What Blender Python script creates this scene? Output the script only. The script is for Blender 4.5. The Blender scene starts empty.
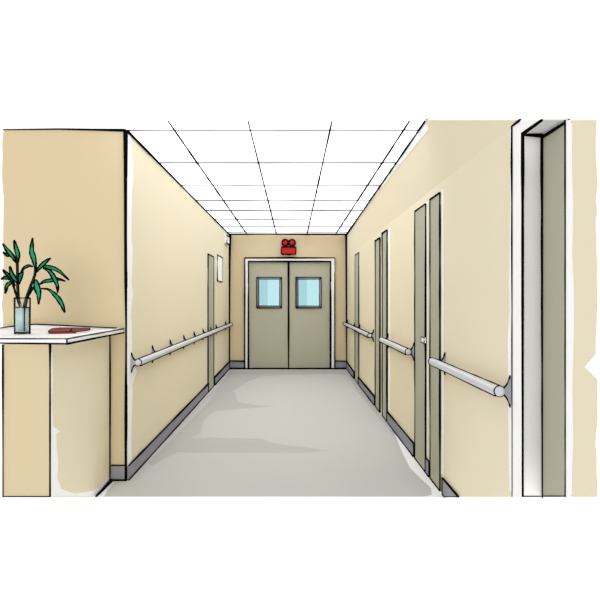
import bpy, math, random
from mathutils import Vector
random.seed(7)
C = bpy.context.scene.collection
U = 0.0195            # one building unit in metres
DE = 14.3             # distance from camera to the end wall
F = 733.0             # focal length in pixels of a 600 px frame
EYE = 70 * U
LOW, TOP = 198.0, 179.0   # slopes of the cutaway below and above

def P(x, r, v):
    """x units right of the eye, depth DE/r, v units above the eye"""
    return Vector((x * U, DE / r, (v + 70) * U))
def Q(px, py, r):
    return P((px - 293) / r, r, (299 - py) / r)

# ---------------------------------------------------------------- materials
def lin(c):
    c /= 255.0
    return c / 12.92 if c <= 0.04045 else ((c + 0.055) / 1.055) ** 2.4
def mat(name, rgb, rough=0.7, spec=0.2, var=0.02, scale=6.0, bump=0.0, metal=0.0):
    m = bpy.data.materials.new(name); m.use_nodes = True
    n = m.node_tree.nodes; l = m.node_tree.links
    b = n['Principled BSDF']
    b.inputs['Roughness'].default_value = rough
    b.inputs['Specular IOR Level'].default_value = spec
    b.inputs['Metallic'].default_value = metal
    tc = n.new('ShaderNodeTexCoord'); nz = n.new('ShaderNodeTexNoise')
    nz.inputs['Scale'].default_value = scale; nz.inputs['Detail'].default_value = 3
    l.new(tc.outputs['Object'], nz.inputs['Vector'])
    mx = n.new('ShaderNodeMix'); mx.data_type = 'RGBA'
    c = [lin(v) for v in rgb]
    mx.inputs[6].default_value = (*[max(0, v * (1 - var)) for v in c], 1)
    mx.inputs[7].default_value = (*[min(.97, v * (1 + var)) for v in c], 1)
    l.new(nz.outputs['Fac'], mx.inputs[0]); l.new(mx.outputs[2], b.inputs['Base Color'])
    if bump:
        bp = n.new('ShaderNodeBump'); bp.inputs['Strength'].default_value = bump; bp.inputs['Distance'].default_value = .002
        n2 = n.new('ShaderNodeTexNoise'); n2.inputs['Scale'].default_value = 300
        l.new(tc.outputs['Object'], n2.inputs['Vector'])
        l.new(n2.outputs['Fac'], bp.inputs['Height']); l.new(bp.outputs['Normal'], b.inputs['Normal'])
    return m
M = {}
M['cream'] = mat('wall_paint_lit_cream', (232, 222, 194), .85, .1, .012, 2.5)  # lit tone of the walls and counter, put into the colour of corridor sides
M['tan'] = mat('wall_paint_shaded_tan', (213, 196, 161), .85, .1, .012, 2.5)  # shaded tone of the same surfaces, put into the colour where they face the viewer
M['white'] = mat('white_paint', (250, 250, 250), .7, .1, .004)
M['top'] = mat('white_laminate', (250, 250, 250), .5, .1, .01)
M['ink'] = mat('black_line_paint', (12, 12, 13), .9, .0, .1, 60)
M['door'] = mat('grey_green_door_paint', (176, 174, 155), .7, .1, .03, 3)
M['base'] = mat('grey_rubber_baseboard', (148, 149, 156), .8, .1, .04, 8)
M['floor'] = mat('light_grey_vinyl_floor', (199, 199, 195), .8, .1, .008, 1.5)
M['floor2'] = mat('grey_shade_stroke_vinyl', (186, 186, 182), .8, .1, .01, 1.5)  # darker tone for shade and reflection strokes painted on the floor
M['rail'] = mat('pale_grey_handrail', (208, 208, 212), .35, .5, .02, 30)
M['steel'] = mat('grey_bracket_metal', (165, 165, 170), .5, .4, .03, 30)
M['red'] = mat('red_plastic', (196, 2, 8), .5, .2, .08, 40)
M['red2'] = mat('dark_red_lamp_lens', (180, 6, 28), .4, .3, .08, 40)
M['book'] = mat('dull_red_cover', (132, 62, 62), .7, .1, .15, 40)
M['leaf'] = mat('green_leaf', (25, 158, 110), .6, .2, .10, 60)
M['stem'] = mat('dark_green_stem', (12, 48, 36), .6, .2, .2, 60)
M['grey'] = mat('soft_grey_gloss', (232, 232, 233), .6, .1, .02)

def emission_mat(name, s):
    m = bpy.data.materials.new(name); m.use_nodes = True
    b = m.node_tree.nodes['Principled BSDF']
    b.inputs['Base Color'].default_value = (.8, .8, .8, 1)
    b.inputs['Emission Color'].default_value = (.93, .98, 1.12, 1)
    b.inputs['Emission Strength'].default_value = s
    return m
CEIL_E = 1.42
M['tile'] = emission_mat('ceiling_tile_added_glow', CEIL_E)  # plain tiles, no lamps: glow added to light the corridor evenly
def glass(name, tint, gl=.06):
    m = bpy.data.materials.new(name); m.use_nodes = True
    n = m.node_tree.nodes; l = m.node_tree.links; n.clear()
    o = n.new('ShaderNodeOutputMaterial'); t = n.new('ShaderNodeBsdfTransparent'); g = n.new('ShaderNodeBsdfGlossy')
    x = n.new('ShaderNodeMixShader'); t.inputs['Color'].default_value = (*[lin(v) ** .5 for v in tint], 1)
    g.inputs['Roughness'].default_value = .3; x.inputs[0].default_value = gl
    l.new(t.outputs[0], x.inputs[1]); l.new(g.outputs[0], x.inputs[2]); l.new(x.outputs[0], o.inputs['Surface'])
    return m
M['pane'] = glass('pale_blue_glass', (148, 190, 197), .015)
M['pane2'] = glass('pale_blue_glass_light', (168, 210, 216), .015)
M['vase'] = glass('clear_glass', (250, 253, 253), .03)
M['water'] = glass('pale_blue_water', (196, 228, 230), .02)

# water scatters a little light of its own tint
wn = M['water'].node_tree; dn = wn.nodes.new('ShaderNodeBsdfDiffuse'); dn.inputs['Color'].default_value = (lin(228), lin(249), lin(250), 1)
w2 = wn.nodes.new('ShaderNodeMixShader'); w2.inputs[0].default_value = .5
on = [q for q in wn.nodes if q.type == 'OUTPUT_MATERIAL'][0]; prev = on.inputs['Surface'].links[0].from_socket
wn.links.new(prev, w2.inputs[1]); wn.links.new(dn.outputs[0], w2.inputs[2]); wn.links.new(w2.outputs[0], on.inputs['Surface'])

# ---------------------------------------------------------------- mesh builder
class MB:
    def __init__(s): s.v = []; s.f = []; s.m = []; s.mats = []; s.smooth = []
    def mi(s, k):
        if k not in s.mats: s.mats.append(k)
        return s.mats.index(k)
    def add(s, vs, fs, k, smooth=False):
        o = len(s.v); s.v += [Vector(v) for v in vs]; i = s.mi(k)
        for f in fs: s.f.append([o + a for a in f]); s.m.append(i); s.smooth.append(smooth)
    def hexa(s, p, k):
        """p: eight corners, first four one face, last four the opposite face in the same order"""
        c = sum((Vector(a) for a in p), Vector()) / 8
        fs = [(0, 1, 2, 3), (7, 6, 5, 4), (0, 4, 5, 1), (1, 5, 6, 2), (2, 6, 7, 3), (3, 7, 4, 0)]
        n = (Vector(p[1]) - Vector(p[0])).cross(Vector(p[2]) - Vector(p[1]))
        if n.dot(Vector(p[0]) - c) < 0: fs = [tuple(reversed(f)) for f in fs]
        s.add(p, fs, k); return s
    def box(s, a, b, k):
        x0, y0, z0 = [min(a[i], b[i]) for i in range(3)]; x1, y1, z1 = [max(a[i], b[i]) for i in range(3)]
        return s.hexa([(x0, y0, z0), (x1, y0, z0), (x1, y1, z0), (x0, y1, z0), (x0, y0, z1), (x1, y0, z1), (x1, y1, z1), (x0, y1, z1)], k)
    def slab(s, pts, d, k, ek=None):
        """a polygon given thickness by the vector d"""
        n = len(pts); pts = [Vector(p) for p in pts]; d = Vector(d)
        nn = Vector()
        for i in range(n): nn += pts[i].cross(pts[(i + 1) % n])
        if nn.dot(d) > 0: pts.reverse()
        vs = pts + [p + d for p in pts]
        s.add(vs, [tuple(range(n)), tuple(range(2 * n - 1, n - 1, -1))], k)
        s.add(vs, [(i, n + i, n + (i + 1) % n, (i + 1) % n) for i in range(n)], ek or k)
        return s
    def ink(s, pts, w=1.3, jit=.22, k='ink', step=.12, taper=False):
        """a hand drawn line: square rod through pts, w in picture pixels at its distance (or list per point)"""
        pts = [Vector(p) for p in pts]
        ws = list(w) if isinstance(w, (list, tuple)) else [w] * len(pts)
        line = []; 
        for i in range(len(pts) - 1):
            a, b = pts[i], pts[i + 1]; n = max(1, min(40, int((b - a).length / (step * max(a.y, 1) * .35))))
            for j in range(n): line.append((a.lerp(b, j / n), ws[i] + (ws[i + 1] - ws[i]) * j / n))
        line.append((pts[-1], ws[-1]))
        rings = []
        for i, (p, ww) in enumerate(line):
            q0 = line[max(0, i - 1)][0]; q1 = line[min(len(line) - 1, i + 1)][0]
            t = (q1 - q0)
            if t.length < 1e-9: t = Vector((0, 0, 1))
            t.normalize()
            up = Vector((0, 0, 1)) if abs(t.z) < .9 else Vector((0, 1, 0))
            a = t.cross(up).normalized(); b = t.cross(a).normalized()
            h = ww * max(p.y, .5) / F * .5 * (1 + random.uniform(-jit, jit))
            if taper and i in (0, len(line) - 1): h *= .3
            rings.append([p + a * h + b * h, p - a * h + b * h, p - a * h - b * h, p + a * h - b * h])
        vs = [v for r in rings for v in r]; fs = [(0, 1, 2, 3), tuple(4 * (len(rings) - 1) + i for i in (3, 2, 1, 0))]
        for i in range(len(rings) - 1):
            for j in range(4): fs.append((4 * i + j, 4 * (i + 1) + j, 4 * (i + 1) + (j + 1) % 4, 4 * i + (j + 1) % 4))
        s.add(vs, fs, k); return s
    def loop(s, pts, w=1.3, **kw):
        return s.ink(list(pts) + [pts[0]], w, **kw)
    def lathe(s, prof, o, axis, k, n=24, squash=1.0, smooth=True):
        """prof (radius, distance along axis); squash scales the ring's second direction"""
        axis = Vector(axis).normalized(); up = Vector((0, 0, 1)) if abs(axis.z) < .9 else Vector((0, 1, 0))
        b = axis.cross(up).normalized(); a = b.cross(axis).normalized(); o = Vector(o)
        vs = []
        for r, d in prof:
            for i in range(n):
                t = 2 * math.pi * i / n
                vs.append(o + axis * d + a * (r * math.cos(t)) + b * (r * math.sin(t) * squash))
        fs = []
        for j in range(len(prof) - 1):
            for i in range(n):
                fs.append((j * n + i, j * n + (i + 1) % n, (j + 1) * n + (i + 1) % n, (j + 1) * n + i))
        fs.append(tuple(reversed(range(n)))); fs.append(tuple((len(prof) - 1) * n + i for i in range(n)))
        s.add(vs, fs, k, smooth); return s
    def tube(s, pts, r, k, n=14):
        pts = [Vector(p) for p in pts]; rs = r if isinstance(r, list) else [r] * len(pts)
        vs = []; ref = None
        for i, p in enumerate(pts):
            t = (pts[min(i + 1, len(pts) - 1)] - pts[max(i - 1, 0)]).normalized()
            up = Vector((0, 0, 1)) if abs(t.z) < .9 else Vector((0, 1, 0))
            if ref is None: ref = t.cross(up).normalized()
            a = (ref - t * ref.dot(t)).normalized(); ref = a; b = t.cross(a)
            for q in range(n):
                w = 2 * math.pi * q / n; vs.append(p + a * (rs[i] * math.cos(w)) + b * (rs[i] * math.sin(w)))
        fs = [tuple(reversed(range(n))), tuple((len(pts) - 1) * n + i for i in range(n))]
        for j in range(len(pts) - 1):
            for i in range(n): fs.append((j * n + i, j * n + (i + 1) % n, (j + 1) * n + (i + 1) % n, (j + 1) * n + i))
        s.add(vs, fs, k, True); return s
    def build(s, name, parent=None, origin=None):
        me = bpy.data.meshes.new(name)
        if parent is not None:
            origin = WORLD[parent.name]
        o0 = Vector(origin) if origin is not None else Vector()
        me.from_pydata([v - o0 for v in s.v], [], s.f)
        for k in s.mats: me.materials.append(M[k])
        for p, i, sm in zip(me.polygons, s.m, s.smooth): p.material_index = i; p.use_smooth = sm
        me.update()
        o = bpy.data.objects.new(name, me); C.objects.link(o)
        if parent is not None: o.parent = parent
        else: o.location = o0
        WORLD[o.name] = o0
        return o
WORLD = {}
def empty(name, loc):
    o = bpy.data.objects.new(name, None); C.objects.link(o); o.location = loc; o.empty_display_size = .1
    WORLD[o.name] = Vector(loc); return o
def tag(o, label, cat=None, group=None):
    o['label'] = label
    if cat: o['category'] = cat
    if group: o['group'] = group
    return o
def struct(o, label=None):
    o['kind'] = 'structure'
    if label: o['label'] = label
    return o

# key sections
XL, XR = -64.0, 54.0       # side walls
RC = 2.594                 # depth ratio of the left corner where the reception opens
VC = 65.0                  # ceiling
def ceil_x(r):             # right edge of the ceiling, drawing in towards the viewer
    y = DE / r; yn = DE / 2.754
    return XR - (XR - 48.3) * (DE - y) / (DE - yn)
FOLD = 42.6
def wall_x(r, v):
    if v <= FOLD: return XR
    return XR + (ceil_x(r) - XR) * (v - FOLD) / (VC - FOLD)
def lowcut(r): return max(-70.0, -LOW / r)
def topcut(r): return min(VC, TOP / r)

# ---------------------------------------------------------------- floor
fl = MB()
RF = LOW / 70
fl.slab([P(XL, 1, -70), P(XR, 1, -70), P(XR, RF, -70), P(-70.4, RF, -70), P(-70.4, RC, -70), P(XL, RC, -70)], (0, 0, -.06), 'white')
def fpt(px, py, lift=.0006):
    r = (py - 299) / 70; p = P((px - 293) / r, r, -70); p.z += lift; return p
def ragged(pts, amp=.6):
    out = []
    for i in range(len(pts)):
        a, b = pts[i], pts[(i + 1) % len(pts)]
        n = max(1, int(math.dist(a, b) / 9))
        for j in range(n):
            t = j / n; out.append((a[0] + (b[0] - a[0]) * t + random.uniform(-amp, amp) * (j > 0), a[1] + (b[1] - a[1]) * t + random.uniform(-amp, amp) * .6 * (j > 0)))
    return out
grey = [(231, 369.4), (346, 369.4), (357, 384), (376, 404), (391, 425), (401, 450), (410, 468), (420, 478), (431, 488), (432, 495), (424, 496.6), (300, 496.6), (104, 496.6), (109, 488), (114, 482.5), (128, 481.5)]
fl.slab([fpt(*p) for p in grey], (0, 0, -.0005), 'floor')
BL = .0006
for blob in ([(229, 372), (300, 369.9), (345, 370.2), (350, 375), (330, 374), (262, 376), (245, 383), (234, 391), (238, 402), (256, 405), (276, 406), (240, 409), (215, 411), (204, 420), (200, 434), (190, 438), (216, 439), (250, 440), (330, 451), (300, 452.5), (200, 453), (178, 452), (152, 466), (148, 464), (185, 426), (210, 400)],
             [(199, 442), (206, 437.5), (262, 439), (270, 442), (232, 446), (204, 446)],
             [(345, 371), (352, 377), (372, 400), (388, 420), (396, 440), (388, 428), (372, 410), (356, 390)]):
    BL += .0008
    fl.slab([fpt(*p, BL) for p in ragged(blob, .4)], (0, 0, -.0005), 'floor2')  # shade and reflection strokes laid on as darker colour
lf = .004
fl.ink([P(-69.6, RF, -70) + Vector((0, 0, lf)), P(-70.2 + .6, RC + .02, -70) + Vector((0, 0, lf))], [1.6, 2.6])
fl.ink([P(XL, RC, -70), P(XL, 1, -70)], [2.0, 1.6])
fl.ink([P(XL, 1.005, -69.8), P(XR, 1.005, -69.8)], 2.0)
struct(fl.build('floor'), 'light grey vinyl corridor floor with darker painted shade streaks')

# ---------------------------------------------------------------- ceiling
ce = MB()
rows = 14; RT = TOP / VC
Ys = [DE + (DE / RT - DE) * i / rows for i in range(rows + 1)]
for i in range(rows):
    r0, r1 = DE / Ys[i], DE / Ys[i + 1]
    ce.hexa([P(XL, r0, VC), P(ceil_x(r0), r0, VC), P(ceil_x(r1), r1, VC), P(XL, r1, VC),
             P(XL, r0, VC + 3), P(ceil_x(r0), r0, VC + 3), P(ceil_x(r1), r1, VC + 3), P(XL, r1, VC + 3)], 'tile')
vi = VC - .12
for py in (129.6, 162.3, 184.8, 199.8, 210, 218.7, 226.3, 231.8):
    r = (299 - py) / VC
    ce.ink([P(XL, r, vi), P(-10, r, vi), P(ceil_x(r), r, vi)], 1.25, jit=.3)
for (xn, xe) in ((168, 247), (248, 276.5), (332, 307), (409.5, 335.5)):
    rn = TOP / VC * .997
    ce.ink([P((xn - 293) / rn, rn, vi), P(xe - 293, 1, vi)], [1.4, 1.1], jit=.3)
ce.ink([P(XL, RC, vi), P(XL, 1.9, vi), P(XL, 1, vi)], [3.6, 2.0, 1.7])
ce.ink([P(ceil_x(RT), RT, vi), P(ceil_x(1.3), 1.3, vi), P(XR, 1, vi)], [2.6, 2.2, 3.0])
ce.ink([P(XL, 1.01, VC - .5), P(XR, 1.01, VC - .5)], 2.0)
struct(ce.build('ceiling'), 'suspended ceiling of white tiles with added glow in a thin black grid')

# ---------------------------------------------------------------- walls
# end wall with the doorway cut out
DX0, DX1, DV = 244.9 - 293, 334.6 - 293, 41.0
w = MB(); th = 8 * U
def yb(x0, x1, v0, v1, mb, k, y0=DE, y1=DE + th):
    mb.box((x0 * U, y0, (v0 + 70) * U), (x1 * U, y1, (v1 + 70) * U), k)
yb(XL - 4, DX0, -70, VC, w, 'tan'); yb(DX1, XR + 4, -70, VC, w, 'tan'); yb(DX0, DX1, DV, VC, w, 'tan')
w.ink([P(XL + .3, 1.003, VC), P(XL + .3, 1.003, -70)], [3.4, 1.6]); w.ink([P(XR - .3, 1.003, VC), P(XR - .3, 1.003, -70)], [3.2, 1.6])
w.ink([P(XL + .3, 1.003, 65), P(XL + .3, 1.003, 60)], [5, 1.5]); w.ink([P(XR - .3, 1.003, 65), P(XR - .3, 1.003, 60)], [5, 1.5])
struct(w.build('wall_end'), 'tan end wall around the double doors')

# front wall of the reception bay, facing the viewer
w = MB()
xl = (2.0 - 293) / RC
edge = [P((2.0 + random.uniform(-.5, 1.6) - 293) / RC, RC, 65.3 + (-135.3) * i / 26) for i in range(27)]
edge = [P(xl + .6, RC, 65.4)] + edge[1:-1] + [P(xl + .6, RC, -70)]
w.slab(edge + [P(XL - .2, RC, -70), P(XL - .2, RC, 65.4)], (0, .12, 0), 'tan', 'white')
e = Vector((0, -.004, 0))
w.ink([P(xl + .4, RC, 65.3) + e, P(-90, RC, 65.5) + e, P(XL - .4, RC, 65) + e], [1.0, 1.3, 2.6])
w.ink([P(XL - .5, RC, 65) + e, P(XL - .5, RC, 25) + e, P(XL - .3, RC, -10) + e, P(XL - .4, RC, -70) + e], [4.2, 3.0, 1.6, 2.6])
struct(w.build('wall_front'), 'tan wall facing the viewer behind the reception counter')

# left corridor wall
w = MB()
yc = DE / RC + .002
w.box((XL * U, yc, 0), ((XL - 6) * U, DE, (VC + 70) * U), 'cream')
struct(w.build('wall_left'), 'cream left wall of the corridor with one handrail')
# white corner guard with a ragged inner edge
g = MB()
pts = [P(XL, RC, 65), P(XL, RC, -70)]
inner = []
for i in range(31):
    v = -70 + 135 * i / 30
    px = 131.8 + random.uniform(-.9, .9) + (5 if i == 9 else 0) * 1.0
    r = (293 - px) / -XL
    inner.append(P(XL, r, v))
g.slab([Vector((p.x + .002, p.y, p.z)) for p in pts + inner], (-.0018, 0, 0), 'white')
struct(g.build('trim_1'), 'white corner guard strip where the left wall meets the reception bay')

# right wall: far piece, head over the near door, near piece
RD0, RD1 = (513.5 - 293) / XR, (571 - 293) / XR       # outside of the near door casing
RJ0, RJ1 = (524.0 - 293) / XR, (567 - 293) / XR       # the opening
RN = (597 - 293) / XR
HEADV = 38.6
w = MB()
def wcol(r0, r1, lo=None, hi=None, n=1):
    y0, y1 = DE / r0, DE / r1
    for i in range(n):
        a, b = DE / (y0 + (y1 - y0) * i / n), DE / (y0 + (y1 - y0) * (i + 1) / n)
        la, lb = (lowcut(a), lowcut(b)) if lo is None else (lo, lo)
        ta, tb = (topcut(a), topcut(b)) if hi is None else (hi, hi)
        def q(va0, va1, vb0, vb1):
            xo = XR + 4.4
            w.hexa([P(wall_x(a, va0), a, va0), P(wall_x(b, vb0), b, vb0), P(wall_x(b, vb1), b, vb1), P(wall_x(a, va1), a, va1),
                    P(xo, a, va0), P(xo, b, vb0), P(xo, b, vb1), P(xo, a, va1)], 'cream')
        fa, fb = min(FOLD, ta), min(FOLD, tb)
        q(la, fa, lb, fb)
        if ta > FOLD + .01 or tb > FOLD + .01: q(fa, ta, fb, tb)
wcol(1, TOP / VC, n=16); wcol(TOP / VC, LOW / 70, n=2); wcol(LOW / 70, RJ0 * .99, n=10)
wcol(RJ0 * .99, min(RJ1, TOP / (HEADV + .45)), lo=HEADV + .4, n=4)
# near piece, ragged at its outer end
def vv(r, f): return -LOW / r + (TOP + LOW) / r * f
outer = []
for i in range(30):
    r = (596.5 + random.uniform(-1.0, 1.3) - (11 if i == 10 else 0) - 293) / XR
    outer.append(P(XR, r, vv(r, i / 29)))
w.slab([P(XR, RJ1, vv(RJ1, 1)), P(XR, RJ1, vv(RJ1, 0))] + outer, (4 * U, 0, 0), 'cream', 'white')
# unpainted white gap beside the near door casing
def wside(poly, k='white', off=.0016):
    """poly of (px, v) on the plane of the right wall"""
    w.slab([P(XR, (p - 293) / XR, v) - Vector((off, 0, 0)) for p, v in poly], (off * .9, 0, 0), k)
strip = [(513.5, 42), (513.5, -48.4)] + [(510.2 - 1.6 * (i / 14 < .45) + 1.2 * (i < 3) * 1 + random.uniform(-.7, .7), -47.5 + 89.5 * i / 14) for i in range(15)]
wside(strip)
strip = [(571, 34), (571, -38)] + [(573 + random.uniform(-.7, .7) + (1.2 if 4 < i < 9 else 0), -38 + 72 * i / 14) for i in range(15)]
wside(strip)
struct(w.build('wall_right'), 'cream right wall of the corridor with three handrails and its doors')
# thin white cornice on the right
t = MB()
for i in range(12):
    y0, y1 = DE + (DE / RT - DE) * i / 12, DE + (DE / RT - DE) * (i + 1) / 12
    a, b = DE / y0, DE / y1
    def c(r, k):
        wv = 3.0 * (r - 1) / (RT - 1) + .6
        return wv if k else 0
    va, vb = VC - c(a, 1), VC - c(b, 1)
    d = Vector((-.004, 0, -.002))
    t.hexa([P(wall_x(a, va), a, va) + d, P(wall_x(b, vb), b, vb) + d, P(wall_x(b, VC), b, VC) + d, P(wall_x(a, VC), a, VC) + d,
            P(wall_x(a, va), a, va), P(wall_x(b, vb), b, vb), P(wall_x(b, VC), b, VC), P(wall_x(a, VC), a, VC)], 'white')
struct(t.build('trim_2'), 'thin white cornice between right wall and ceiling')

# ---------------------------------------------------------------- baseboards
BT = .55
b = MB()
segsL = [(1.0, 1.236), (1.334, RC)]
def sideboard(mb, x, s, r0, r1, h=6.0, wpx=1.2, h0=None):
    h0 = h if h0 is None else h0
    lo0, lo1 = lowcut(r0), lowcut(r1); x2 = x + s * BT
    mb.hexa([P(x, r0, lo0), P(x, r1, lo1), P(x, r1, -70 + h), P(x, r0, -70 + h0), P(x2, r0, lo0), P(x2, r1, lo1), P(x2, r1, -70 + h), P(x2, r0, -70 + h0)], 'base')
    mb.ink([P(x2, r0, -70 + h0), P(x2, r1, -70 + h)], wpx); mb.ink([P(x2, r0, lo0), P(x2, r1, lo1)], [1.4, 1.9])
    if r1 < RC: mb.ink([P(x2, r1, lo1), P(x2, r1, -70 + h)], wpx)
    mb.ink([P(x2, r0, lo0), P(x2, r0, -70 + h0)], wpx)
sideboard(b, XL, 1, 1.0, 1.236, 6.6, h0=7.5); sideboard(b, XL, 1, 1.334, RC, 5.6, h0=6.4)
struct(b.build('baseboard_left'), 'grey baseboard along the left corridor wall')
b = MB()
for (p0, p1) in ((347, 354.6), (359, 375.4), (388, 415), (427, 430.5)):
    sideboard(b, XR, -1, (p0 - 293) / XR, (p1 - 293) / XR, 6.0, h0=6.0 if p0 > 348 else 7.5)
r0 = (444 - 293) / XR; r1 = LOW / 64.0      # last piece, cut off by the section
x2 = XR - BT
b.slab([P(XR, r0, -70), P(XR, RF, -70), P(XR, r1, -64), P(XR, r0, -64)], (-BT * U, 0, 0), 'base')
b.ink([P(x2, r0, -64), P(x2, r1, -64)], 1.3); b.ink([P(x2, r0, -70), P(x2, RF, -70)], 1.8); b.ink([P(x2, r0, -70), P(x2, r0, -64)], 1.5)
b.ink([P(x2, RF, -70), P(x2, r1, -64)], .8)
struct(b.build('baseboard_right'), 'grey baseboard pieces between the doors of the right wall')
b = MB()
yb(XL, DX0, -70, -61.8, b, 'base', DE - .03, DE); yb(DX1, XR, -70, -62.2, b, 'base', DE - .03, DE)
f = Vector((0, -.035, 0))
for x0, x1 in ((XL, DX0), (DX1, XR)):
    b.ink([P(x0, 1, -61.8) + f, P(x1, 1, -62) + f], 1.2); b.ink([P(x0, 1, -69.6) + f, P(x1, 1, -69.6) + f], 2.2)
struct(b.build('baseboard_end'), 'grey baseboard either side of the double doors')
b = MB(); yF = DE / RC
b.box((-70.0 * U, yF, 0), (XL * U, yF - .012, 6 * U), 'base')
f = Vector((0, -.014, 0))
b.ink([P(-70, RC, -64) + f, P(XL, RC, -64) + f], 1.3); b.ink([P(-70, RC, -69.8) + f, P(XL, RC, -69.8) + f], 2.4)
b.ink([P(XL - .2, RC, -64) + f, P(XL - .2, RC, -70) + f], 2.2)
struct(b.build('baseboard_front'), 'short grey baseboard between the counter and the corridor corner')

# ---------------------------------------------------------------- double doors at the end
dd = empty('door_1', P(-5, 1, -70)); struct(dd, 'grey-green double doors with small blue windows at the corridor end')
fr = MB(); IX0, IX1, IV = 248.4 - 293, 330.6 - 293, 37.6
yf = DE - .05
for a in ((DX0, IX0, -70, DV), (IX1, DX1, -70, DV), (IX0, IX1, IV, DV)): yb(*a, fr, 'white', yf, DE + .1)
def rectline(mb, x0, x1, v0, v1, y, w, bottom=True):
    p = [Vector((x0 * U, y, (v0 + 70) * U)), Vector((x0 * U, y, (v1 + 70) * U)), Vector((x1 * U, y, (v1 + 70) * U)), Vector((x1 * U, y, (v0 + 70) * U))]
    mb.ink(p + ([p[0]] if bottom else []), w)
rectline(fr, DX0, DX1, -70, DV, yf - .003, 1.4, False); rectline(fr, IX0 + .2, IX1 - .2, -70, IV - .2, yf - .003, 1.7, False)
fr.build('door_frame', dd)
SPL = 288.6 - 293
for (x0, x1, wx0, wx1) in ((IX0 + .1, SPL, 256.9 - 293, 281.7 - 293), (SPL, IX1 - .1, 296.0 - 293, 321.2 - 293)):
    lf_ = MB(); wv0, wv1 = 299 - 307.9, 299 - 277.4
    y0, y1 = DE - .02, DE + .03
    for a in ((x0, wx0, -69.6, IV), (wx1, x1, -69.6, IV), (wx0, wx1, wv1, IV), (wx0, wx1, -69.6, wv0)): yb(*a, lf_, 'door', y0, y1)
    if x0 < SPL - 1: lf_.ink([Vector((SPL * U, y0 - .004, .02)), Vector((SPL * U, y0 - .004, (IV + 70) * U))], [1.3, 2.2])
    lf_.ink([Vector((x0 * U, y0 - .004, .01)), Vector((x1 * U, y0 - .004, .01))], 1.6)
    lo = lf_.build('door_leaf', dd)
    wf = MB(); q = 2.0
    for a in ((wx0, wx0 + q, wv0, wv1), (wx1 - q, wx1, wv0, wv1), (wx0, wx1, wv1 - q, wv1), (wx0, wx1, wv0, wv0 + q)): yb(*a, wf, 'base', y0 - .015, y0 + .02)
    rectline(wf, wx0, wx1, wv0, wv1, y0 - .018, 1.2); rectline(wf, wx0 + q, wx1 - q, wv0 + q, wv1 - q, y0 - .018, .9)
    wo = wf.build('window_frame', lo)
    pn = MB(); m = wx0 + q + (wx1 - wx0 - 2 * q) * .42
    yb(wx0 + q, m, wv0 + q, wv1 - q, pn, 'pane', DE, DE + .006); yb(m, wx1 - q, wv0 + q, wv1 - q, pn, 'pane2', DE, DE + .006)
    pn.build('window_pane', lo)

# ---------------------------------------------------------------- narrow doors seen edge-on in the side walls
def side_door(name, label, x, s, p0, p1, vt, handle=False, wpx=1.6, halo=True, p0b=None, p1b=None, latch=None, tone='door', gap=2.0):
    """a slab standing .5 unit proud of the wall between picture columns p0, p1 (far, near)"""
    r0, r1 = (p0 - 293) / (x - s * 0.5 * -1 if False else x + s * .5), (p1 - 293) / (x + s * .5)
    xx = x + s * .5
    base = P(x, (r0 + r1) / 2, -70)
    e = empty(name, base); struct(e, label)
    mb = MB()
    mb.slab([P(x, r0, -69.8), P(x, r1, -69.8), P(x, r1, vt), P(x, r0, vt)], (s * .5 * U, 0, 0), tone)
    if halo:
        d = .012 * 1
        ra, rb = r0 * .9995, r1 * (1 + gap / abs(p1 - 293))
        mb.slab([P(x, r1, -63.5), P(x, rb, -63.5), P(x, rb, vt + .8), P(x, ra, vt + .8), P(x, ra, vt), P(x, r1, vt)], (s * .002, 0, 0), 'white')
    h = s * .53
    pts = [P(x + h, r0, -69.8), P(x + h, r0, vt), P(x + h, r1, vt), P(x + h, r1, -69.8)]
    mb.loop(pts, wpx, jit=.3)
    mb.build('door_leaf', e)
    if latch:
        lb = MB(); rl = (latch[0] - 293) / xx; v = (299 - latch[1]) / rl; rl2 = (latch[0] + 3 - 293) / xx
        pp = [P(x + s * .5, rl, v - 1.1), P(x + s * .5, rl2, v - 1.1), P(x + s * .5, rl2, v + 1.1), P(x + s * .5, rl, v + 1.1)]
        lb.slab(pp, (s * .7 * U, 0, 0), 'white'); lb.loop([p + Vector((s * .7 * U, 0, 0)) for p in pp], .9)
        tag(lb.build('door_handle', e), 'small white door handle plate')
    return e
side_door('door_2', 'narrow grey-green door in the left wall, seen edge-on', XL, 1, 213.6, 208.0, 33.6, wpx=1.1, halo=False)
side_door('door_3', 'farthest sliver of grey-green door in the right wall', XR, -1, 355.1, 358.8, 37.8, wpx=1.0, halo=False)
side_door('door_4', 'farther of the pair of thin grey-green doors between two handrails', XR, -1, 375.6, 380.0, 37.6, wpx=1.7, halo=False)
side_door('door_5', 'nearer of the pair of thin grey-green doors between two handrails', XR, -1, 382.6, 387.2, 39.2, wpx=1.7)
side_door('door_6', 'grey-green door with a small white handle plate on the right wall', XR, -1, 415.2, 425.6, 38.4, gap=.9, latch=(423.0, 339.5))
side_door('door_7', 'tall grey-green door behind the near handrail of the right wall', XR, -1, 430.4, 440.0, 38.7)

# ---------------------------------------------------------------- near door on the right with deep white reveal
nd = empty('door_8', P(56, (RJ0 + RJ1) / 2, -45)); struct(nd, 'recessed grey-green door in a white frame at the right edge')
fr = MB(); CO = .9    # casing thickness in units
VO = 42.3
def cas(pl):
    fr.slab([P(XR, r, v) for r, v in pl], (-.25 * U, 0, 0), 'white')
cas([(RD0, -LOW / RD0), (RJ0, -LOW / RJ0), (RJ0, HEADV), (TOP / HEADV, HEADV), (TOP / VO, VO), (RD0, VO)])
cas([(RJ1, -LOW / RJ1), (RD1, -LOW / RD1), (RD1, TOP / RD1), (RJ1, TOP / RJ1)])
XD = 58.3            # plane of the leaf
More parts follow.
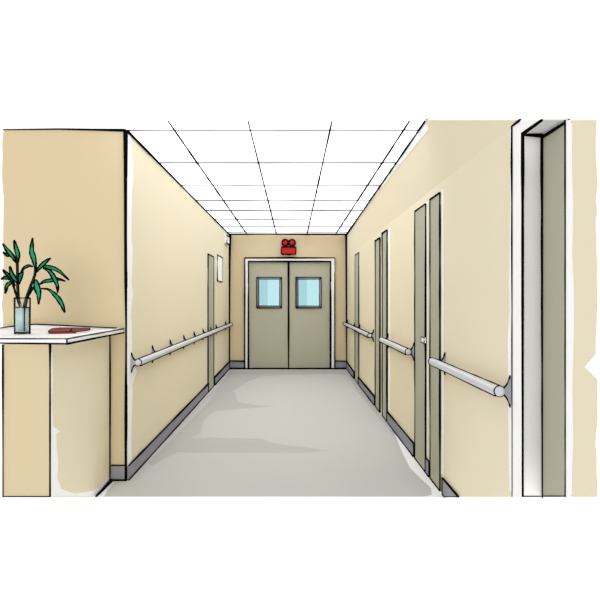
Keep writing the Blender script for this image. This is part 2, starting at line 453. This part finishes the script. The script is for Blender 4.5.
# jamb facing the viewer, soffit
fr.hexa([P(XR - .2, RJ0, -LOW / RJ0), P(XD, RJ0, -LOW / RJ0), P(XD, RJ0, HEADV), P(XR - .2, RJ0, HEADV),
         P(XR + .1, RJ0 * .99, -LOW / RJ0), P(XD, RJ0 * .99, -LOW / RJ0), P(XD, RJ0 * .99, HEADV), P(XR + .1, RJ0 * .99, HEADV)], 'white')
rs = TOP / HEADV
fr.hexa([P(XR - .2, RJ0 * .99, HEADV), P(XD + 1.5, RJ0 * .99, HEADV), P(XD + 1.5, rs, HEADV), P(XR - .2, rs, HEADV),
         P(XR - .2, RJ0 * .99, HEADV + .4), P(XD + 1.5, RJ0 * .99, HEADV + .4), P(XD + 1.5, rs, HEADV + .4), P(XR - .2, rs, HEADV + .4)], 'grey')
# grey brushed band down the reveal
gb = [(P(XR + .1, RJ0 + .004, HEADV - .2))] + [P(XR + .1, RJ0 + .004, -LOW / RJ0)] + [P(XR + (1.9 + .5 * math.sin(i * .9) + (1.6 if i > 11 else 0)) , RJ0 + .004, -LOW / RJ0 + (HEADV - .2 + LOW / RJ0) * i / 14) for i in range(15)]
x0 = XR - .3
fr.ink([P(x0, RD0, -LOW / RD0), P(x0, RD0, 5), P(x0, RD0, VO), P(x0, TOP / VO, VO)], [1.0, 1.6, 2.6, 2.4])
fr.ink([P(x0, RJ0, -LOW / RJ0), P(x0, RJ0, 5), P(x0, RJ0, HEADV), P(x0, TOP / HEADV, HEADV)], [1.4, 2.2, 3.0, 2.4])
fr.ink([P(x0, RJ0, HEADV - .1), P(XD, RJ0 + .01, HEADV - .5)], [2.8, 3.2])
fr.ink([P(x0, RJ1, TOP / RJ1), P(x0, RJ1, -LOW / RJ1)], [2.0, 1.3])
fr.ink([P(x0, RJ0, -LOW / RJ0 + .15), P(XD, RJ0, -LOW / RJ0 + .15)], 1.0)
fr.build('door_frame', nd)
lf_ = MB()
vt = HEADV - .9
ra, rb = RJ0 * .995, RJ1 * 1.015
vtb = TOP / rb if TOP / rb < vt else vt
rk = TOP / vt
lf_.slab([P(XD, ra, -LOW / ra), P(XD, rb, -LOW / rb), P(XD, rb, vtb), P(XD, rk, vt), P(XD, ra, vt)], (.03, 0, 0), 'door')
lf_.ink([P(XD - .1, ra + .03, -LOW / ra), P(XD - .1, ra + .03, 5), P(XD - .1, ra + .03, vt)], [1.3, 2.0, 3.2])
lf_.ink([P(XD - .1, ra, vt), P(XD - .1, rk, vt)], 2.4)
lf_.ink([P(XD - .1, ra, -LOW / ra + .15), P(XD - .1, rb, -LOW / rb + .15)], .9)
lf_.build('door_leaf', nd)

# ---------------------------------------------------------------- handrails
def bezier_rail(name, label, x, s, r_near, r_far, v, brackets, ball_r=None, over=0.0, tipw=1.15, wn=1.4, rad=1.32):
    """a tube parallel to the wall; brackets at depth ratios"""
    xr = x + s * 3.0
    e = empty(name, P(x, r_near, v))
    R_ = rad * U
    yn, yfar = DE / r_near, DE / r_far
    mb = MB(); pts = []; rs_ = []
    for a, q in ((0, .25), (.3, .75), (.8, .98), (1.2, 1)): pts.append(Vector((xr * U, yn + a * R_, (v + 70) * U))); rs_.append(R_ * q)
    n = 30
    for i in range(1, n): pts.append(Vector((xr * U, yn + R_ + (yfar - yn - 2 * R_) * i / n, (v + 70) * U))); rs_.append(R_)
    for a, q in ((1.2, 1), (.8, .98), (.3, .75), (0, .25)): pts.append(Vector((xr * U, yfar - a * R_, (v + 70) * U))); rs_.append(R_ * q)
    mb.tube(pts, rs_, 'rail', 20)
    for sg in (1, -1):       # outline above and below
        mb.ink([Vector((xr * U - s * R_ * .4 * sg, yn + R_ * .5, (v + 70) * U + sg * R_ * .92)), Vector((xr * U - s * R_ * .4 * sg, yfar, (v + 70) * U + sg * R_ * .92))], [wn, 1.0])
    rc_ = Vector((xr * U, yfar - R_ * .5, (v + 70) * U))
    mb.loop([rc_ + Vector((R_ * math.cos(t), 0, R_ * math.sin(t))) for t in [2 * math.pi * i / 16 for i in range(16)]], 1.0, jit=.15, step=1)
    ro = mb.build('rail', e)
    # ball shaped end cap towards the viewer
    cb = MB(); c0 = Vector((xr * U - s * .25 * U, yn, (v + 70) * U)); br = R_ * 1.0
    prof = [(br * math.sin(math.pi * i / 10) + .0001, -br * math.cos(math.pi * i / 10)) for i in range(11)]
    cb.lathe(prof, c0, (0, 1, 0), 'rail', 20)
    cb.loop([c0 + Vector((br * math.cos(t), -br * .1, br * math.sin(t))) for t in [2 * math.pi * i / 16 for i in range(16)]], 1.3, jit=.15, step=1)
    tag(cb.build('end_cap', e), 'round pale ball end cap')
    for i, rb_ in enumerate(brackets):
        k = MB(); o = P(x, rb_, v)
        big = (i == 0)
        prof = [(3.9, 0), (3.9, .12), (3.3, .3), (2.1, .7), (1.25, 1.3), (.85, 2.0), (.75, 2.6)]
        k.lathe([(a * U, d * U) for a, d in prof], o, (s, 0, 0), 'steel', 20, squash=.42 if big else .25)
        yo = Vector((0, -.002, 0))
        for sg in (1, -1):
            k.ink([o + Vector((s * d * U, -.004, sg * a * U)) for a, d in prof], tipw if not big else 1.4, step=1, jit=.15)
        k.ink([o + Vector((s * .1 * U, -.01, -3.9 * U)), o + Vector((s * .1 * U, -.01, 3.9 * U))], 1.4 if big else 1.0)
        k.build('bracket', e)
    tag(e, label, 'handrail', 'handrails on the corridor walls')
    return e
xl_r = lambda px: (293 - px) / 64.0
xr_r = lambda px: (px - 293) / 54.0
bezier_rail('handrail', 'long pale grey handrail with many brackets on the left corridor wall', XL, 1, 2.53, 1.01, -25.1,
            [xl_r(p) for p in (130.9, 152, 169.7, 183.3, 193.6, 202.6, 209.8, 215.6, 225)])
bezier_rail('handrail', 'nearest and largest handrail on the right wall, beside the white framed door', XR, -1, 4.03, 2.72, -22.9,
            [xr_r(p) for p in (510.5, 445.3)], wn=1.6)
bezier_rail('handrail', 'middle handrail of the right wall, running between the door pairs', XR, -1, 2.25, 1.73, -23.5,
            [xr_r(p) for p in (414.3, 388.8)])
bezier_rail('handrail', 'farthest and smallest handrail of the right wall, next to the end wall', XR, -1, 1.5, 1.01, -24.4,
            [xr_r(p) for p in (374, 360.3, 355.2, 348)])

# ---------------------------------------------------------------- red emergency unit over the doors
em = empty('emergency_light', Vector(((288.4 - 293) * U, DE, (299 - 254.5 + 70) * U)))
tag(em, 'small red emergency light unit with two round lamps above the double doors', 'emergency light')
def EP(px, py, d=0): return Vector(((px - 293) * U, DE - d, (299 - py + 70) * U))
mb = MB(); bot = [(281.2, 254.2), (283, 254.7), (286, 254.2), (289, 254.9), (292, 254.3), (295.6, 254.6)]
top_ = [(295.9, 248), (295, 247.2), (281.5, 247.2)]
mb.slab([EP(*p) for p in bot + top_], (0, -.07, 0), 'red'); mb.loop([EP(*p, .072) for p in bot + top_], 1.3)
mb.build('housing', em)
for cx, mk in ((285.2, 'red'), (292.0, 'red2')):
    mb = MB(); mb.lathe([(3.3 * U, 0), (3.3 * U, .04), (2.8 * U, .06), (1.2 * U, .075)], EP(cx, 242.9), (0, -1, 0), mk, 20)
    mb.loop([EP(cx + 3.25 * math.cos(t), 242.9 + 3.25 * math.sin(t), .055) for t in [2 * math.pi * i / 14 for i in range(14)]], 1.5, step=1)
    mb.box(EP(cx - 1, 246, 0), EP(cx + 1, 247.3, .03), 'ink')
    mb.build('lamp_head', em)

# ---------------------------------------------------------------- things on the left wall
def wall_plate(name, px0, px1, py0, py1, th_, wpx, mk='white'):
    r0, r1 = (293 - px0) / 64., (293 - px1) / 64.
    mb = MB()
    v0, v1 = (299 - py1) / ((r0 + r1) / 2), (299 - py0) / ((r0 + r1) / 2)
    pp = [P(XL, r0, v0), P(XL, r1, v0), P(XL, r1, v1), P(XL, r0, v1)]
    o = sum(pp, Vector()) / 4
    mb.slab(pp, (th_, 0, 0), mk); mb.loop([p + Vector((th_, 0, 0)) for p in pp], wpx)
    return mb.build(name, origin=o)
tag(wall_plate('notice_board', 216.4, 221.6, 256.3, 281.3, .015, 1.0), 'blank white notice board on the left wall beside the narrow door', 'notice board')
tag(wall_plate('wall_box', 224.6, 227.2, 236.3, 243.8, .04, 1.0), 'tiny white box high on the left wall just under the ceiling', 'box')

# ---------------------------------------------------------------- reception counter
XB = -70.6; RB = 3.45; VT = -11.45; XT = -65.1; RTp = 3.475
ct = empty('reception_counter', P(-90, 3.0, -57)); tag(ct, 'reception counter with white top and tan front, standing by the left corner', 'counter')
mb = MB()          # front panel, cut off at the bottom like the drawing
xa = (3.0 - 293) / RB; vb = -LOW / RB; vtp = VT - 1.7
mb.slab([P(xa, RB, vb), P(XB, RB, vb), P(XB, RB, vtp), P(xa, RB, vtp)], (0, .03, 0), 'tan')
e = Vector((0, -.003, 0))
mb.ink([P(xa, RB, vtp) + e, P(xa, RB, vb) + e], [1.8, .9]); mb.ink([P(xa, RB, vb + .1) + e, P(XB, RB, vb + .1) + e], .8)
mb.build('front_panel', ct)
mb = MB()          # side panel facing the corridor
r2 = RC * 1.003
rq = DE / (DE / RB + .031)
mb.slab([P(XB, rq, -LOW / rq), P(XB, RF, -70), P(XB, r2, -70), P(XB, r2, vtp), P(XB, rq, vtp)], (-.03, 0, 0), 'cream')
e = Vector((.003, 0, 0))
mb.ink([P(XB, RB, vtp) + e, P(XB, RB, vtp - 8) + e, P(XB, RB, -LOW / RB) + e], [1.9, 1.4, 1.3]); mb.ink([P(XB, r2, vtp) + e, P(XB, r2, -70) + e], [1.5, 1.9])
def sp(px, py):   # a spot on the side panel
    r = (px - 293) / XB; return P(XB, r, (299 - py) / r) + Vector((.0015, 0, 0))
inn = [(52, 352), (52.5, 380), (51.5, 400), (53, 426), (60, 431.5), (56, 434), (56.5, 450), (58, 462), (57, 478), (61, 489), (74, 493.5), (92, 491), (100, 487), (108.3, 476), (108.5, 478), (98.6, 496), (50.5, 496), (50.5, 352)]
mb.slab([sp(*p) for p in inn], (-.0013, 0, 0), 'white')
mb.build('side_panel', ct)
mb = MB()
pp = [P((-6 - 293) / RTp, RTp, VT), P(XT, RTp, VT), P(XT, r2, VT), P((-6 - 293) / r2, r2, VT)]
mb.slab([p for p in pp], (0, 0, -1.45 * U), 'top')
d = Vector((0, 0, -1.45 * U))
mb.ink([pp[0], pp[1]], 1.1); mb.ink([pp[1], pp[2]], 1.1); mb.ink([pp[0] + d * .85, pp[1] + d], [1.2, 1.9]); mb.ink([pp[1] + d, pp[2] + d], [1.9, 1.2])
mb.ink([pp[1], pp[1] + d], 1.2)
tag(mb.build('countertop', ct), 'white laminate countertop')
mb = MB()
up = [(-4, 329.2), (0, 328.0), (12, 326.3), (35, 324.2), (60, 325.2), (90, 326.8), (117, 328), (121, 329.2)]
up3 = [P((a - 293) / r2, r2, (299 - b_) / r2) for a, b_ in up]
mb.slab(up3, (0, -.006, 0), 'top'); mb.ink([p + Vector((0, -.008, 0)) for p in up3[:-1]], 1.1)
tag(mb.build('upstand', ct), 'low white upstand at the wall')

# red closed folder on the counter
def cp(px, py):
    r = (py - 299) / -VT; return P((px - 293) / r, r, VT)
pg = [cp(48.3, 333.3), cp(52, 330.4), cp(60, 329.4), cp(89.6, 329.6), cp(90, 331.3), cp(86, 332.4), cp(76, 333.6), cp(50, 334.1)]
bk = empty('folder', sum(pg, Vector()) / 8)
tag(bk, 'dull red closed folder lying on the white countertop', 'folder')
mb = MB(); z = lambda h: Vector((0, 0, h))
mb.slab([p + z(.002) for p in pg], (0, 0, .006), 'white'); mb.build('pages', bk)
mb = MB(); mb.slab([p + z(.008) for p in pg], (0, 0, .004), 'book'); mb.slab([p + z(.0004) for p in pg], (0, 0, .0016), 'book')
for i in (6, 7): mb.slab([pg[i] + z(.001), pg[(i + 1) % 8] + z(.001), pg[(i + 1) % 8] + z(.011), pg[i] + z(.011)], (0, -.002, 0), 'book')
mb.loop([p + z(.0125) for p in pg], .6, jit=.5)
mb.ink([cp(70, 333.0) + z(.013), cp(72, 331) + z(.013)], 1.0)
mb.build('cover', bk)

# ---------------------------------------------------------------- glass vase
RV = 3.07; vc = P((22.2 - 293) / RV, RV, VT) + Vector((0, 0, .001)); vr = 7.6 * vc.y / F; vh = 36 * vc.y / F
va = empty('vase', vc); tag(va, 'tall clear glass vase of water holding the green plant', 'vase')
mb = MB()
mb.lathe([(vr * .96, 0), (vr * 1.0, .006), (vr * .97, vh * .4), (vr, vh * .8), (vr * 1.04, vh), (vr * .97, vh), (vr * .93, vh * .8), (vr * .9, vh * .4), (vr * .9, .012), (.001, .012)], vc, (0, 0, 1), 'vase', 28)
def ring(z_, r_, w_): mb.loop([vc + Vector((r_ * math.cos(t), r_ * math.sin(t), z_)) for t in [2 * math.pi * i / 20 for i in range(20)]], w_, step=1)
ring(vh, vr, 1.1); ring(.007, vr * .97, 1.2)
for sx in (1, -1): mb.ink([vc + Vector((sx * vr * .99, 0, 0)), vc + Vector((sx * vr * 1.02, 0, vh))], 1.5)
mb.ink([vc + Vector((vr * .55, -vr * .8, .02)), vc + Vector((vr * .6, -vr * .8, vh * .8))], .8)
mb.build('glass_body', va)
mb = MB(); mb.lathe([(vr * .86, .014), (vr * .86, vh * .74), (.001, vh * .74)], vc, (0, 0, 1), 'water', 24)
mb.loop([vc + Vector((vr * .86 * math.cos(t), vr * .86 * math.sin(t), vh * .74)) for t in [2 * math.pi * i / 18 for i in range(18)]], .9, step=1)
mb.build('water', va)

# ---------------------------------------------------------------- plant
pl = empty('potted_plant', vc + Vector((0, 0, .015))); tag(pl, 'green bamboo-like plant with long pointed leaves standing in the glass vase', 'plant')
def vp(px, py, dy=0):
    return Q(px, py, DE / (DE / RV + dy))
def smooth_path(pts, n=6):
    out = []
    for i in range(len(pts) - 1):
        p0, p1, p2, p3 = pts[max(i - 1, 0)], pts[i], pts[i + 1], pts[min(i + 2, len(pts) - 1)]
        for j in range(n):
            t = j / n
            out.append(.5 * ((2 * p1) + (p2 - p0) * t + (2 * p0 - 5 * p1 + 4 * p2 - p3) * t * t + (3 * p1 - p0 - 3 * p2 + p3) * t ** 3))
    out.append(pts[-1]); return out
def stem(pts, r0, dy0=0, dy1=0):
    n = len(pts); path = smooth_path([vp(a, b_, dy0 + (dy1 - dy0) * i / (n - 1)) for i, (a, b_) in enumerate(pts)])
    mb = MB(); r0 *= SR; mb.tube(path, [r0 * (1 - .45 * i / len(path)) for i in range(len(path))], 'stem', 8)
    for sg in (1, -1):
        mb.ink([p + Vector((sg * r0 * .8, -.001, 0)) for p in path], 1.0, step=1)
    mb.build('stem', pl)
SR = 1.25
stem([(25.5, 331.5), (22, 312), (18.5, 298), (17.6, 284), (17.3, 270), (17, 258)], .0055, .012, -.005)
stem([(19.5, 331.5), (22.5, 314), (26.5, 297), (31.5, 284), (35, 274), (35.6, 265)], .0055, -.012, .01)
stem([(21.5, 331), (21, 312), (17, 298), (14, 288), (11.5, 281)], .0038, 0, -.03)
stem([(23, 331), (24.5, 312), (27.5, 298), (32, 290), (38, 287)], .0038, 0, .03)
def leaf(pts, wpx, dy=0.0, tip=0.0, peak=.5):
    """pts from base to tip in the plane of the vase; dy depth at the tip"""
    n = len(pts); path = smooth_path([vp(a, b_, dy * (i / (n - 1))) for i, (a, b_) in enumerate(pts)], 5)
    m_ = len(path); hw = wpx * .43 * path[0].y / F
    L, Rr, Cc = [], [], []
    for i, p in enumerate(path):
        t = i / (m_ - 1); tg = (path[min(i + 1, m_ - 1)] - path[max(i - 1, 0)]).normalized()
        sd = tg.cross(Vector((0, 1, 0))).normalized()
        k = math.sin(math.pi * min(1, (t ** (math.log(.5) / math.log(peak))))) ** 1.05
        k = max(k, .12 if t < .5 else .03)
        L.append(p + sd * hw * k); Rr.append(p - sd * hw * k); Cc.append(p + Vector((0, .003 * k, 0)))
    mb = MB(); bk_ = Vector((0, .0016, 0)); vs = []
    for i in range(m_): vs += [L[i], Cc[i], Rr[i], L[i] + bk_, Cc[i] + bk_, Rr[i] + bk_]
    fs = []
    for i in range(m_ - 1):
        a, b2 = 6 * i, 6 * (i + 1)
        fs += [(a, b2, b2 + 1, a + 1), (a + 1, b2 + 1, b2 + 2, a + 2), (a + 4, b2 + 4, b2 + 3, a + 3), (a + 5, b2 + 5, b2 + 4, a + 4), (a + 3, b2 + 3, b2, a), (a + 2, b2 + 2, b2 + 5, a + 5)]
    mb.add(vs, fs, 'leaf')
    mb.ink(L, 1.3, step=1, jit=.3); mb.ink(Rr, 1.3, step=1, jit=.3)
    mb.build('leaf', pl)
leaf([(17, 264), (17.8, 256), (16, 248), (13.9, 240.2)], 4.6, .03)
leaf([(16.4, 263), (12, 256), (7.5, 250.5), (2.6, 243.4)], 4.2, -.05)
leaf([(10, 256), (7, 255), (3, 252.3)], 2.6, -.05)
leaf([(17.6, 283.5), (14.5, 279), (11.5, 274), (9.7, 266)], 4.6, -.04)
leaf([(15, 286), (10.5, 278), (6, 273), (2.6, 269.6)], 3.0, -.06)
leaf([(12, 281), (8, 278), (4, 278), (1, 279.2)], 3.2, -.07)
leaf([(13.5, 282.5), (9.5, 283), (6.5, 286.5), (5.4, 293.5)], 3.8, -.03)
leaf([(18.6, 284.5), (19.6, 277), (23, 271.5)], 5.2, .02)
leaf([(20.5, 273), (24, 268), (28.5, 265.8), (33, 266.5)], 2.6, .03)
leaf([(35.6, 270), (33.8, 259), (31.6, 251), (32.6, 237.8)], 5.4, -.02)
leaf([(35.3, 273), (40, 267), (45, 262), (50.6, 258)], 4.0, .06)
leaf([(42, 266.5), (48, 267), (58, 270.5), (69, 280)], 4.0, .05, peak=.45)
leaf([(43, 268), (49, 271), (53.5, 277), (57, 285), (57.6, 292.8)], 4.2, -.04)
leaf([(39, 285), (44, 281.5), (50, 280.5), (57, 279), (65.3, 281.3)], 3.6, .06)
leaf([(35.2, 279.5), (36.8, 287), (38.6, 294), (38.4, 304.5)], 6.4, -.05, peak=.4)
leaf([(40, 288.6), (48, 289.3), (55, 295), (61, 303), (64.8, 312.8)], 4.6, .02, peak=.65)
leaf([(28, 296), (30.5, 290), (35, 286.5)], 3.0, .03)

# ---------------------------------------------------------------- light
WF, WB = 1.09, .64       # overcast white surroundings, dimmer on the side behind the viewer
wd = bpy.data.worlds.new('world'); bpy.context.scene.world = wd; wd.use_nodes = True
n = wd.node_tree.nodes; l = wd.node_tree.links
bg = n['Background']; bg.inputs['Color'].default_value = (1, 1, 1, 1)
tc = n.new('ShaderNodeTexCoord'); sx = n.new('ShaderNodeSeparateXYZ'); mr = n.new('ShaderNodeMapRange')
mr.interpolation_type = 'SMOOTHSTEP'
l.new(tc.outputs['Generated'], sx.inputs[0]); l.new(sx.outputs['Y'], mr.inputs['Value'])
mr.inputs['From Min'].default_value = -.7; mr.inputs['From Max'].default_value = .2
mr.inputs['To Min'].default_value = WB; mr.inputs['To Max'].default_value = WF
l.new(mr.outputs['Result'], bg.inputs['Strength'])
sd = bpy.data.lights.new('fill_sun', 'SUN'); sd.energy = 1.15; sd.angle = math.radians(25); sd.color = (1, .98, .95)  # added light shining down the corridor to lift the end wall
so = bpy.data.objects.new('fill_sun', sd); C.objects.link(so)
so.rotation_euler = Vector((-.02, 1, -.025)).to_track_quat('-Z', 'Y').to_euler(); so.location = (0, -2, 3)

# ---------------------------------------------------------------- camera
cam = bpy.data.cameras.new('camera'); co = bpy.data.objects.new('camera', cam); C.objects.link(co)
co.location = (0, 0, EYE); co.rotation_euler = (math.pi / 2, 0, 0)
cam.sensor_width = 36; cam.lens = F / 600 * 36; cam.shift_x = 7 / 600; cam.shift_y = -1 / 600
cam.clip_end = 200
sc = bpy.context.scene; sc.camera = co
sc.view_settings.view_transform = 'Standard'; sc.view_settings.look = 'None'
sc.view_settings.exposure = 0.14; sc.view_settings.gamma = 1
sc.view_settings.use_curve_mapping = False
sc.cycles.use_denoising = True; sc.cycles.max_bounces = 16; sc.cycles.diffuse_bounces = 12; sc.cycles.transparent_max_bounces = 24
